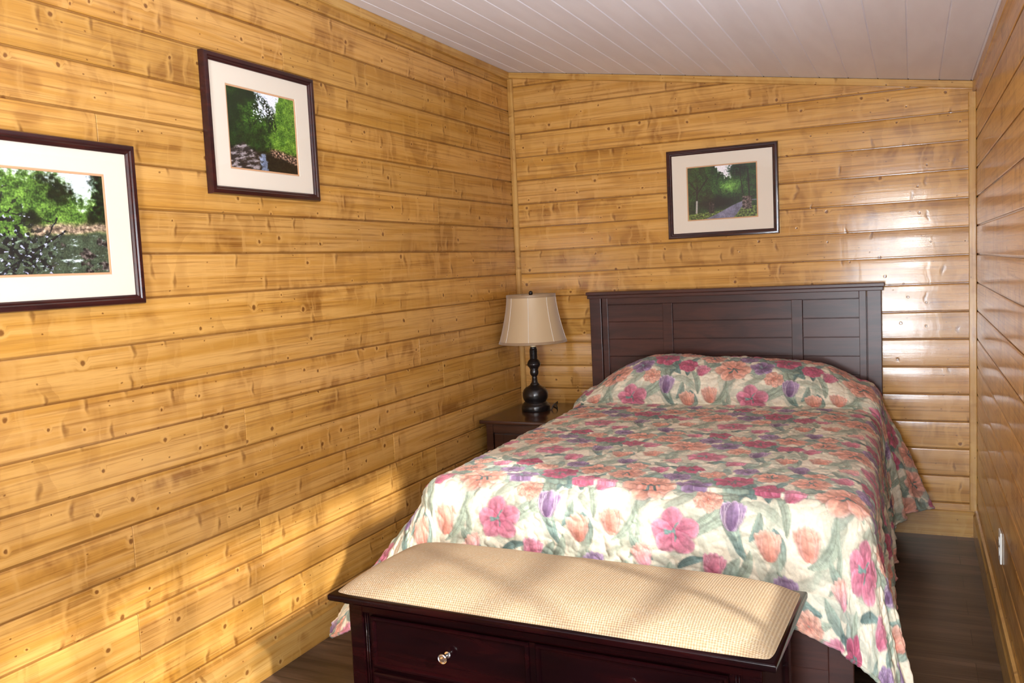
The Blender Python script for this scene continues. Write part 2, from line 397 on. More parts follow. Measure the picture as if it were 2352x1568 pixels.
# ---------------------------------------------------------------- boarded surfaces
def boards(name, rows, to_world, mat, seed, clip=None, profile='wall'):
    """rows: list of (v0, v1, [(u0,u1),...]); to_world(u, v, d) d = inward from wall plane.  One mesh of individual planks."""
    rng = np.random.RandomState(seed)
    co = []; faces = []; uvs = []; cols = []
    for v0, v1, segs in rows:
        w = v1-v0
        if profile == 'wall':      # tongue-and-groove board: nickel gap below, rounded edges
            pr = [(0.000, -.010, 1), (.0000, -.0058, 1), (.0050, -.0055, .75), (.0056, -.0018, .55), (.0085, -.0002, .15), (.016, 0, 0),
                  (w*.35, .0006, 0), (w*.65, .0006, 0), (w-.010, 0, 0), (w-.0045, -.0006, .12), (w-.0012, -.003, .6), (w, -.0058, 1), (w, -.010, 1)]
        elif profile == 'ceiling':
            pr = [(0, -.008, 0), (0, -.004, 0), (.004, 0, 0), (w-.004, 0, 0), (w, -.004, 0), (w, -.008, 0)]
        for u0, u1 in segs:
            R, G = rng.rand(), rng.rand(); off = (rng.rand()*40, rng.rand()*40)
            g = .0006
            us = [u0+g, u0+g+.0015, u1-g-.0015, u1-g]
            base = len(co); n = len(pr)
            for ui, u in enumerate(us):
                for (v, d, e) in pr:
                    dd = d-(.0015 if ui in (0, 3) else 0)
                    co.append(to_world(u, v0+v, dd))
            def add(ids):
                faces.append([base+i for i, *_ in ids])
                for i, u, v, e in ids: uvs.append((u+off[0], v+off[1])); cols.append((R, G, e, 1))
            for a in range(3):
                for b in range(n-1):
                    q = [(a*n+b, us[a], pr[b][0], pr[b][2]), ((a+1)*n+b, us[a+1], pr[b][0], pr[b][2]), ((a+1)*n+b+1, us[a+1], pr[b+1][0], pr[b+1][2]), (a*n+b+1, us[a], pr[b+1][0], pr[b+1][2])]
                    add(q)
            add([(b, us[0], pr[b][0], .9) for b in range(n)][::-1]); add([(3*n+b, us[3], pr[b][0], .9) for b in range(n)])
    me = bpy.data.meshes.new(name); me.from_pydata(co, [], faces)
    l = me.uv_layers.new(name='UVMap'); l.data.foreach_set('uv', np.array(uvs, np.float32).ravel())
    a = me.color_attributes.new(name='board', type='FLOAT_COLOR', domain='CORNER'); a.data.foreach_set('color', np.array(cols, np.float32).ravel())
    bm = bmesh.new(); bm.from_mesh(me)
    if clip:
        bmesh.ops.bisect_plane(bm, geom=bm.verts[:]+bm.edges[:]+bm.faces[:], plane_co=clip[0], plane_no=clip[1], clear_outer=True)
    bm.to_mesh(me); bm.free()
    me.polygons.foreach_set('use_smooth', [True]*len(me.polygons)); me.set_sharp_from_angle(angle=math.radians(11))
    return struct(link_mesh(name, me, mat))

def split(u0, u1, cuts):
    c = [u0]+sorted(x for x in cuts if u0+.05 < x < u1-.05)+[u1]
    return list(zip(c, c[1:]))
def hole(segs, h0, h1):
    out = []
    for a, b in segs:
        if b <= h0 or a >= h1: out.append((a, b))
        else:
            if a < h0-.01: out.append((a, h0))
            if b > h1+.01: out.append((h1, b))
    return out
SLOPE = (H_LEFT-H_RIGHT)/W
ceil_z = lambda x: H_LEFT-SLOPE*x
CLIPN = Vector((SLOPE, 0, 1)).normalized(); CLIP = ((0, 0, H_LEFT-.004), CLIPN)
rows_k = range(-1, 19)
# left wall: butt joints as seen in the photograph
JL = {4: [-2.99], 6: [], 5: [-.94, -4.2], 3: [-3.9], 12: [-1.75, -3.5], 11: [-2.454, -.975], 13: [-2.985, -1.48], 14: [-2.415, -1.1], 15: [-2.992], 16: [-2.43],
      9: [-4.0], 10: [-4.4, -1.2], 7: [-3.7], 8: [-4.3], 2: [-3.6], 1: [-2.1], 0: [-3.3], 17: [-3.6, -1.4]}
def row(k): return (max(K0-PITCH*(k+1), 0.0), K0-PITCH*k)
rows = []
for k in rows_k:
    a, b = row(k)
    if b-a < .05: continue
    rows.append((a, b, split(Y_REAR, 0.0, JL.get(k, []))))
boards('wall_left', rows, lambda u, v, d: (d, u, v), M_PINE, 11, CLIP)
rows = []
for k in rows_k:
    a, b = row(k)
    if b-a < .05: continue
    rows.append((a, b, [(0, W)]))
boards('wall_back', rows, lambda u, v, d: (u, -d, v), M_PINE, 23, CLIP)
WY0, WY1, WZ0, WZ1 = -4.815, -2.665, K0-PITCH*12, K0-PITCH*3     # window opening in the right wall
rows = []
JR = {3: [-1.9], 5: [-.9], 8: [-1.3], 10: [-2.0], 13: [-1.1], 15: [-2.3], 6: [-2.4]}
for k in range(2, 19):
    a, b = row(k)
    if b-a < .05: continue
    s = split(Y_REAR, 0.0, JR.get(k, []))
    if 3 <= k < 12: s = hole(s, WY0, WY1)
    rows.append((a, b, s))
boards('wall_right', rows, lambda u, v, d: (W-d, u, v), M_PINE, 37, CLIP)
DX0, DX1, DZ1 = 1.50, 2.40, K0-PITCH*3
rows = []
for k in rows_k:
    a, b = row(k)
    if b-a < .05: continue
    s = [(0, W)]
    if k >= 3: s = hole(s, DX0, DX1)
    rows.append((a, b, s))
boards('wall_rear', rows, lambda u, v, d: (u, Y_REAR+d, v), M_PINE, 41, CLIP)
# ceiling boards run along y
nb_ = 18
rows = []
w0 = .0992
rngc = np.random.RandomState(5)
s_len = math.sqrt(1+SLOPE**2)
vs = [-.02*0, w0]
while vs[-1]+.1397 < W: vs.append(vs[-1]+.1397)
vs.append(W)
for a, b in zip(vs, vs[1:]):
    rows.append((a, b, split(Y_REAR, 0, [-1.02-rngc.rand()*4] if rngc.rand() > .3 else [])))
boards('ceiling', rows, lambda u, v, d: (v, u, ceil_z(v)-d), M_CEIL, 3, None, 'ceiling')
# substrate behind the boards (keeps the room light-tight)
def slab(name, boxes, mat):
    bm = bmesh.new()
    for b in boxes: box(bm, *b)
    return struct(from_bm(name, bm, mat))
HT = 2.9
slab('wall_left_backing', [(-.12, -.0085, Y_REAR-.12, .12, 0, HT)], M_BACK)
slab('wall_back_backing', [(-.0085, W+.0085, .0085, .12, 0, HT)], M_BACK)
slab('wall_right_backing', [(W+.0085, W+.12, WY1, .12, 0, HT), (W+.0085, W+.12, Y_REAR-.12, WY0, 0, HT),
                        (W+.0085, W+.12, WY0, WY1, 0, WZ0), (W+.0085, W+.12, WY0, WY1, WZ1, HT)], M_BACK)
slab('wall_rear_backing', [(-.0085, DX0, Y_REAR-.12, Y_REAR-.0085, 0, HT), (DX1, W+.0085, Y_REAR-.12, Y_REAR-.0085, 0, HT), (DX0, DX1, Y_REAR-.12, Y_REAR-.0085, DZ1, HT)], M_BACK)
bm = bmesh.new()
vs_ = [bm.verts.new((x, y, ceil_z(x)+o)) for o in (.0075, .1) for x, y in ((-.1, Y_REAR-.1), (W+.1, Y_REAR-.1), (W+.1, .1), (-.1, .1))]
for f in ((0, 1, 2, 3), (7, 6, 5, 4), (0, 4, 5, 1), (1, 5, 6, 2), (2, 6, 7, 3), (3, 7, 4, 0)): bm.faces.new([vs_[i] for i in f])
struct(from_bm('ceiling_backing', bm, M_BACK))
slab('floor', [(-.12, W+.12, Y_REAR-.12, .12, -.06, 0)], M_FLOOR)

# trims: one plank each, same uv/board attributes
def plank(name, p0, p1, wdir, w, ddir, th, mat=M_PINE_TRIM, seed=0, prof=None):
    """plank from p0 to p1 (length), width along wdir, thickness along ddir; prof = list of (width, depth) cross-section"""
    rng = np.random.RandomState(seed); p0, p1, wd, dd = Vector(p0), Vector(p1), Vector(wdir), Vector(ddir)
    pr = prof or [(0, 0), (0, th-.003), (.003, th), (w-.003, th), (w, th-.003), (w, 0)]
    L = (p1-p0).length; off = rng.rand(2)*40; R, G = rng.rand(2)*.6+.2
    co = [tuple(p+wd*a+dd*b) for p in (p0, p1) for a, b in pr]; n = len(pr)
    arc = [0]
    for a, b in zip(pr, pr[1:]): arc.append(arc[-1]+math.hypot(b[0]-a[0], b[1]-a[1]))
    faces = []; uvs = []
    for i in range(n):
        j = (i+1) % n; faces.append([i, j, n+j, n+i]); aj = arc[j] if j else arc[-1]+.01
        uvs += [(off[0], off[1]+arc[i]), (off[0], off[1]+aj), (off[0]+L, off[1]+aj), (off[0]+L, off[1]+arc[i])]
    faces.append(list(range(n))[::-1]); faces.append(list(range(n, 2*n)))
    uvs += [(off[0], off[1]+arc[i]) for i in range(n)]*2
    me = bpy.data.meshes.new(name); me.from_pydata(co, [], faces)
    me.uv_layers.new(name='UVMap').data.foreach_set('uv', np.array(uvs, np.float32).ravel())
    at = me.color_attributes.new(name='board', type='FLOAT_COLOR', domain='CORNER')
    at.data.foreach_set('color', np.array([(R, G, 0, 1)]*len(uvs), np.float32).ravel())
    bm = bmesh.new(); bm.from_mesh(me); bmesh.ops.recalc_face_normals(bm, faces=bm.faces); bm.to_mesh(me); bm.free()
    return struct(link_mesh(name, me, mat))
T = .016
cz = ceil_z
plank('trim_1', (0, Y_REAR, cz(0)-.046), (0, 0, cz(0)-.046), (0, 0, 1), .044, (1, 0, 0), T, seed=2)                       # left wall under ceiling
plank('trim_2', (T, 0, cz(T)-.038), (W-T, 0, cz(W-T)-.038), (0, 0, 1), .036, (0, -1, 0), T, seed=3)                        # back wall under ceiling
plank('trim_3', (W, Y_REAR, cz(W)-.050), (W, 0, cz(W)-.050), (0, 0, 1), .049, (-1, 0, 0), T, seed=4)                       # right wall under ceiling
plank('trim_4', (0.0, 0, .14), (0.0, 0, cz(.03)-.04), (1, 0, 0), .034, (0, -1, 0), .014, seed=5)                          # corner strips
plank('trim_5', (W, 0, .14), (W, 0, cz(W)-.052), (-1, 0, 0), .034, (0, -1, 0), .014, seed=6)
bp = [(0, 0), (0, .018), (.108, .018), (.118, .013), (.140, .010), (.143, 0)]
plank('baseboard_left', (0, Y_REAR, 0), (0, 0, 0), (0, 0, 1), .14, (1, 0, 0), .018, seed=7, prof=bp)
plank('baseboard_right', (W, Y_REAR, 0), (W, 0, 0), (0, 0, 1), .14, (-1, 0, 0), .018, seed=8, prof=bp)
plank('baseboard_back', (.018, 0, 0), (W-.018, 0, 0), (0, 0, 1), .14, (0, -1, 0), .018, seed=9, prof=[(0, 0), (0, .014), (.128, .014), (.132, .011), (.132, 0)])

# window in the right wall (behind the picture's right edge) with a muntin grid
def part_box(name, dims, mat, parent, bev=.002): return boxo(name, dims, mat, parent, bev)
win = empty('window_1', (W+.05, (WY0+WY1)/2, WZ0)); struct(win)
cyw = (WY0+WY1)/2; hy = (WY1-WY0)/2; hz = WZ1-WZ0
bm = bmesh.new()
for d in ((-.05, .05, -hy, -hy+.05, 0, hz), (-.05, .05, hy-.05, hy, 0, hz), (-.05, .05, -hy, hy, 0, .05), (-.05, .05, -hy, hy, hz-.05, hz)): box(bm, *d, bev=.002)
struct(from_bm('window_frame', bm, M_PAINT, win))
bm = bmesh.new()
ncol, nrow = 6, 5
for i in range(1, ncol):
    y = -hy+.025+i*(2*hy-.05)/ncol; box(bm, -.012, .012, y-.015, y+.015, .05, hz-.05)
for j in range(1, nrow):
    z = .025+j*(hz-.05)/nrow; box(bm, -.012, .012, -hy+.05, hy-.05, z-.015, z+.015)
struct(from_bm('muntin', bm, M_PAINT, win))
bm = bmesh.new(); box(bm, -.002, .002, -hy+.045, hy-.045, .045, hz-.045); struct(from_bm('window_glass', bm, M_GLASS, win))
bm = bmesh.new()
for d in ((-.062, -.048, -hy-.07, -hy, -.07, hz+.07), (-.062, -.048, hy, hy+.07, -.07, hz+.07), (-.062, -.048, -hy, hy, hz, hz+.07), (-.085, -.048, -hy-.09, hy+.09, -.03, 0)): box(bm, *d, bev=.003)
struct(from_bm('window_casing', bm, M_PAINT, win))
# glazed entry door in the rear wall
dr = struct(empty('door_1', ((DX0+DX1)/2, Y_REAR-.03, 0)))
hw = (DX1-DX0)/2
bm = bmesh.new()
for d in ((-hw, -hw+.11, -.02, .02, .01, DZ1-.04), (hw-.11, hw, -.02, .02, .01, DZ1-.04), (-hw+.11, hw-.11, -.02, .02, .01, .25), (-hw+.11, hw-.11, -.02, .02, DZ1-.16, DZ1-.04), (-hw, hw, -.05, .05, DZ1-.04, DZ1)): box(bm, *d, bev=.002)
struct(from_bm('door_frame', bm, M_PAINT, dr))
bm = bmesh.new(); box(bm, -hw+.10, hw-.10, -.003, .003, .24, DZ1-.15); struct(from_bm('door_glass', bm, M_GLASS, dr))
bm = bmesh.new(); lathe(bm, [(.004, 0), (.012, .002), (.012, .03), (.026, .04), (.028, .055), (.018, .068), (.002, .07)], 24)
o = struct(from_bm('door_handle', bm, M_DOORKNOB, dr, angle=40)); o.location = (hw-.055, .02, .95); o.rotation_euler = (-math.pi/2, 0, 0)

# wall outlet on the right wall
ol = tag(empty('wall_outlet', (W, -1.335, .375)), 'white outlet cover plate on the pine right wall near the floor', 'outlet')
bm = bmesh.new(); box(bm, -.007, -.001, -.036, .036, -.058, .058, bev=.0025, seg=3); from_bm('cover_plate', bm, M_PLATE, ol, angle=40)
for dz in (-.020, .020):
    bm = bmesh.new(); lathe(bm, [(.0001, 0), (.016, 0), (.016, .0025), (.0001, .0025)], 24, cap=False)
    o = from_bm('socket', bm, M_PLATE, ol, angle=40); o.location = (-.0065, 0, dz); o.rotation_euler = (0, -math.pi/2, 0)
    bm = bmesh.new()
    for dy in (-.006, .006): box(bm, -.0004, .0006, dy-.001, dy+.001, -.004, .004)
    s_ = from_bm('slot', bm, M_SLOT, o); s_.rotation_euler = (0, math.pi/2, 0); s_.location = (0, 0, .0024)

# ---------------------------------------------------------------- framed photographs
def paint_stream(u, v):
    """u 0..1 left-right, v 0..1 bottom-top; woodland river with rocks, branches in front (left wall, large)"""
    n = fbm(u*9, v*9, 3, 5); n2 = fbm(u*26, v*26, 9, 3); big = fbm(u*3.2, v*3, 21, 3)
    g = np.clip(.42+.26*n+.16*n2+.25*noise(u*60, v*48, 13), 0, 1)[..., None]
    col = np.array([.15, .24, .09])*(1-g)+np.array([.64, .82, .34])*g
    dk = sstep(.05, .7, big)[..., None]; col = col*(1-.65*dk)
    sky = sstep(.0, .25, v-.80+.22*np.sin(u*5+1.2)*0+.30*np.exp(-((u-.80)/.14)**2)-.10+.10*n2+.08*n)[..., None]
    col = col*(1-sky)+np.array([.88, .92, .98])*sky
    tree = sstep(.05, -.05, .90-u+.05*n+.02*n2)[..., None]*sstep(.45, .6, v)[..., None]; col = col*(1-tree)+np.array([.10, .16, .07])*(1+.8*n2[..., None])*tree
    bank = sstep(.05, -.02, np.abs(v-.40-.06*u-.02*n)-.035)[..., None]*sstep(.25, .4, u)[..., None]
    col = col*(1-bank)+np.array([.72, .62, .52])*(.8+.4*n2[..., None])*bank
    wat = sstep(.0, .04, (.37+.06*u+.02*n)-v)[..., None]
    ww = np.array([.30, .35, .27])*(.7+.6*g)+np.array([.55, .6, .62])*sstep(.55, .9, noise(u*7, v*26, 5))[..., None]
    foam = .85*sstep(.45, 1.2, fbm(u*8+4, v*20, 31, 4)+.3*noise(u*50, v*80, 32)+.4*np.exp(-((u-.7)/.15)**2-((v-.16)/.1)**2))[..., None]
    ww = ww*(1-foam)+np.array([.86, .9, .95])*foam; col = col*(1-wat)+ww*wat
    rk = sstep(.1, .35, fbm(u*7, v*9, 41, 3)+1.4*(u-.86)-.8*(v-.15))[..., None]*wat
    col = col*(1-rk)+(np.array([.42, .38, .36])*(.7+.7*n2[..., None]))*rk
    # foreground branches with leaves, lower left
    fgm = np.zeros_like(u)
    for (x0, y0, x1, y1, w_) in ((.02, -.02, .62, .42, .013), (.0, .62, .55, .50, .006), (.30, .0, .56, .55, .009), (.40, .98, .75, .72, .004), (.0, .3, .35, .1, .008)):
        t_ = np.clip(((u-x0)*(x1-x0)+(v-y0)*(y1-y0))/((x1-x0)**2+(y1-y0)**2), 0, 1)
        dd = np.hypot(u-x0-t_*(x1-x0)+.012*noise(u*14, v*14, 77), (v-y0-t_*(y1-y0))*.8); fgm = np.maximum(fgm, sstep(w_, w_*.5, dd))
    lf = sstep(.18, .40, noise(u*20, v*20, 55)+.4*noise(u*50, v*50, 56)+.5*np.exp(-((u-.25)/.3)**2-((v-.25)/.3)**2)-.15)*sstep(.8, .3, u*.8+v*.45)
    fg = np.maximum(fgm, lf)[..., None]
    lc = np.array([.13, .14, .14])+np.array([.55, .55, .66])*sstep(.3, .7, n2)[..., None]
    return col*(1-fg)+lc*fg
def paint_gorge(u, v):
    n = fbm(u*11, v*11, 103, 5); n2 = fbm(u*34, v*34, 109, 3)
    g = np.clip(.42+.26*n+.18*n2+.25*noise(u*70, v*60, 113), 0, 1)[..., None]
    right = np.array([.20, .34, .08])*(1-g)+np.array([.60, .76, .26])*g
    left = np.array([.05, .11, .04])*(1-g)+np.array([.26, .42, .12])*g
    m = sstep(-.06, .06, u-.56+.05*n)[..., None]; col = left*(1-m)+right*m
    sun = np.exp(-((u-.34)/.13)**2-((v-.66)/.14)**2)[..., None]; col = col+np.array([.30, .38, .10])*sun*g
    sky = sstep(-.02, .06, v-.62-3.0*np.abs(u-.60+.10*(v-.6))**1.3+.06*n+.05*n2)[..., None]
    gap = sstep(.1, .4, n2+.2-((u-.46)/.14)**2-((v-.75)/.16)**2)[..., None]*.9
    sky = np.maximum(sky, gap); col = col*(1-sky)+np.array([.86, .88, .98])*sky
    arch = sstep(.04, -.02, np.abs(np.hypot((u-.34)*1.1, (v-.62))-.33-.03*n)-.05)[..., None]*sstep(.45, .6, v)[..., None]*sstep(0, .3, n2+.35)[..., None]
    col = col*(1-arch)+np.array([.12, .20, .08])*arch
    low = sstep(.30, .20, v+.03*n)[..., None]; col = col*(1-low)+np.array([.13, .12, .07])*(1+.7*n2[..., None])*low
    rock = sstep(.02, -.03, v-.34+.55*np.abs(u-.18)**1.0-.02*n+.0*u)[..., None]*sstep(.46, .38, u)[..., None]
    st = .75*sstep(.0, 1.1, .4+fbm(u*6+v*10, v*22-u*9, 7, 4)+.3*n2)[..., None]
    col = col*(1-rock)+(np.array([.22, .19, .17])*(1-st)+np.array([.72, .68, .70])*st)*rock
    rb = sstep(.03, -.02, np.abs(v-.26+.22*(u-.6))-.045-.02*n)[..., None]*sstep(.55, .62, u)[..., None]
    col = col*(1-rb)+np.array([.60, .48, .40])*(.7+.8*n2[..., None])*rb
    wt = sstep(.02, -.02, np.abs(u-.48+.04*n)-.03-.10*(.22-v))[..., None]*sstep(.24, .20, v)[..., None]
    col = col*(1-wt)+np.array([.58, .64, .76])*(.8+.3*n[..., None])*wt
    return col
def paint_road(u, v):
    n = fbm(u*12, v*9, 203, 5); n2 = fbm(u*34, v*28, 209, 3)
    g = np.clip(.36+.24*n+.18*n2+.25*noise(u*70, v*56, 213), 0, 1)[..., None]
    col = np.array([.05, .14, .06])*(1-g)+np.array([.30, .52, .20])*g
    sun = np.exp(-((u-.62)/.16)**2-((v-.60)/.13)**2)[..., None]; col = col+np.array([.40, .46, .22])*sun*(.5+.6*g)
    dk = np.exp(-((u-.45)/.30)**2-((v-.30)/.13)**2)[..., None]; col = col*(1-.72*dk)
    sky = sstep(.0, .10, v-.72-2.2*np.abs(u-.58)**1.3+.05*n+.10*n2)[..., None]
    col = col*(1-sky)+np.array([.90, .88, .92])*sky
    pine_ = sstep(.10, .0, np.hypot((u-.74)/1.0, (v-.90)*1.1)-.09-.05*n2)[..., None]; col = col*(1-pine_)+np.array([.07, .18, .10])*(1+.8*n2[..., None])*pine_
    for x0, y0, x1, y1, w_ in ((.12, .10, .14, .62, .018), (.14, .50, .30, .78, .012), (.13, .55, .02, .74, .010), (.80, .45, .76, .95, .008), (.90, .1, .88, .9, .012)):
        t_ = np.clip(((u-x0)*(x1-x0)+(v-y0)*(y1-y0))/((x1-x0)**2+(y1-y0)**2), 0, 1)
        dd = np.hypot(u-x0-t_*(x1-x0), v-y0-t_*(y1-y0)); b = sstep(w_, w_*.5, dd)[..., None]
        cc = np.array([.10, .10, .08])*(v[..., None] > .36)+np.array([.62, .60, .58])*(v[..., None] <= .36); col = col*(1-b)+cc*b
    grass = sstep(.02, -.01, v-.10-.10*u+.01*n)[..., None]; col = col*(1-grass)+np.array([.42, .50, .22])*(.8+.5*n2[..., None])*grass
    road = sstep(.015, -.01, v-(-.02+.34*sstep(.12, .92, u)+.0))[..., None]*sstep(-.01, .015, (v)-(.34*sstep(.60, .90, u)-.04+0*u))[..., None]
    col = col*(1-road)+np.array([.50, .49, .58])*(.9+.15*n[..., None])*road
    pil = (sstep(.785, .80, u)*sstep(.93, .92, u)*sstep(.14, .16, v)*sstep(.40, .385, v))[..., None]
    pil2 = (sstep(.30, .31, u)*sstep(.39, .38, u)*sstep(.10, .12, v)*sstep(.33, .31, v))[..., None]
    col = col*(1-pil)+np.array([.42, .36, .34])*(.8+.6*n2[..., None])*pil; col = col*(1-pil2)+np.array([.26, .22, .20])*(.8+.6*n2[..., None])*pil2
    return col
def framed(loc, rz, painter, label, Wf=.602, Hf=.486, ww=.386, wh=.300, hcent=.0):
    """picture hangs on local plane y=0 facing -y; origin = centre of the frame back"""
    root = tag(empty('framed_photograph', loc, rz), label, 'picture', 'framed landscape photographs on the pine walls')
    prof = [(0, 0), (0, .020), (.003, .026), (.010, .028), (.016, .027), (.019, .023), (.024, .022), (.0285, .017), (.029, .010), (.029, 0)]
    bm = bmesh.new(); rings = []
    for sx, sz in ((-1, -1), (1, -1), (1, 1), (-1, 1)):
        rings.append([bm.verts.new((sx*(Wf/2-a), -b, sz*(Hf/2-a))) for a, b in prof])
    n = len(prof)
    for i in range(4):
        a, b = rings[i], rings[(i+1) % 4]
        for j in range(n): bm.faces.new((a[j], a[(j+1) % n], b[(j+1) % n], b[j]))
    from_bm('frame', bm, M_FRAME, root, angle=30)
    iw, ih = Wf/2-.027, Hf/2-.027
    def ring(name, ow, oh, pw, ph, y0, y1, mat, bevel):
        bm = bmesh.new()
        o_ = [bm.verts.new((sx*ow, y0, sz*oh)) for sx, sz in ((-1, -1), (1, -1), (1, 1), (-1, 1))]
        i_ = [bm.verts.new((sx*pw, y0, sz*ph)) for sx, sz in ((-1, -1), (1, -1), (1, 1), (-1, 1))]
        b_ = [bm.verts.new((sx*(pw-bevel), y1, sz*(ph-bevel))) for sx, sz in ((-1, -1), (1, -1), (1, 1), (-1, 1))]
        for k in range(4):
            j = (k+1) % 4; bm.faces.new((o_[k], o_[j], i_[j], i_[k])); bm.faces.new((i_[k], i_[j], b_[j], b_[k]))
        return from_bm(name, bm, mat, root)
    ring('mat_board', iw, ih, ww/2, wh/2, -.0125, -.0108, M_MAT, .0015)
    ring('mat_liner', ww/2+.005, wh/2+.005, ww/2-.0065, wh/2-.0065, -.0105, -.0088, M_LINER, .0012)
    nx, nz = 300, 236
    u, v = np.meshgrid(np.linspace(0, 1, nx), np.linspace(0, 1, nz))
    c = painter(u, v); c = c*(1+.16*noise(u*95, v*78, 300)+.10*noise(u*150, v*120, 301))[..., None]; c = np.clip(c, 0, 1); c = c*(1-.45)+.45*(c*c*(3-2*c))*1.08; c = c*.84+.16*c.mean(-1, keepdims=True)
    pw, ph = ww-.013, wh-.013
    grid_mesh('print', (u-.5)*pw, np.full_like(u, -.0085), (v-.5)*ph, c, (u*pw, v*ph), M_PRINT, root)
    boxo('backing_board', (-iw, iw, -.008, -.001, -ih, ih), M_BACK, root, 0)
    boxo('glass_pane', (-iw, iw, -.0165, -.0155, -ih, ih), M_GLASS, root, 0)
    return root
GAPW = .002
framed((GAPW, -2.255, 2.020), math.pi/2, paint_gorge, 'framed photograph of a narrow wooded creek, hung higher of the two on the left wall')
framed((GAPW, -3.183, 1.659), math.pi/2, paint_stream, 'framed photograph of a rocky river behind branches, at the left edge of the photo')
framed((1.261, -GAPW, 1.833), 0, paint_road, 'framed photograph of a tree-lined road, on the wall above the headboard')

# ---------------------------------------------------------------- bed
BED_X = 1.275
bed = tag(empty('bed', (BED_X, -.06, 0)), 'dark wooden double bed with a planked panel headboard against the pine back wall', 'bed')
def bb(name, dims, bev=.002, mat=M_BED, parent=bed): return boxo(name, dims, mat, parent, bev)
# headboard, local y: 0 .. +.05 (towards wall)
hbp = bb('headboard_panel', (-.72, .72, .022, .040, .25, 1.24), 0)
bm = bmesh.new()
for x0, x1 in ((-.695, -.355), (-.300, .345), (.400, .695)):
    z = 1.232
    while z > .35:
        box(bm, x0, x1, .015, .024, z-.0990, z-.0012, bev=.0022); z -= .1005
from_bm('headboard_plank', bm, M_BED, bed)
for s in (-1, 1):
    a, b = sorted((s*.718, s*.787)); bb('headboard_post', (a, b, -.004, .048, 0, 1.275), .003)
    a, b = sorted((s*.680, s*.714)); bb('headboard_stile', (a, b, .002, .030, .25, 1.275), .002)
bb('headboard_top_rail', (-.68, .68, .002, .030, 1.234, 1.275), .0015)
for x in (-.3275, .3725): bb('headboard_mullion', (x-.0275, x+.0275, .003, .026, .25, 1.2335), .0015)
bm = bmesh.new(); box(bm, -.797, .797, -.016, .056, 1.270, 1.290, bev=.003); box(bm, -.803, .803, -.022, .058, 1.290, 1.309, bev=.003)
from_bm('headboard_cap', bm, M_BED, bed)
YAW = math.radians(1.1)
def rb(name, dims, mat=M_BED, bev=.003):
    o = boxo(name, dims, mat, bed, bev); o.rotation_euler = (0, 0, YAW); return o
for s in (-1, 1):
    a, b = sorted((s*.715, s*.740)); rb('side_rail', (a, b, -2.02, 0.0, .20, .34))
rb('footboard_panel', (-.65, .65, -2.055, -2.035, .08, .36))
for s in (-1, 1):
    a, b = sorted((s*.645, s*.72)); rb('footboard_post', (a, b, -2.075, -2.02, 0, .38))
rb('footboard_rail', (-.645, .645, -2.068, -2.028, .33, .37))
rb('footboard_plank', (-.645, .645, -2.062, -2.034, .17, .32), bev=.002)
bm = bmesh.new(); box(bm, -.725, .725, -2.00, -.03, .35, .67, bev=.05, seg=4)
o = from_bm('mattress', bm, M_MATTRESS, bed, angle=60); o.rotation_euler = (0, 0, YAW)

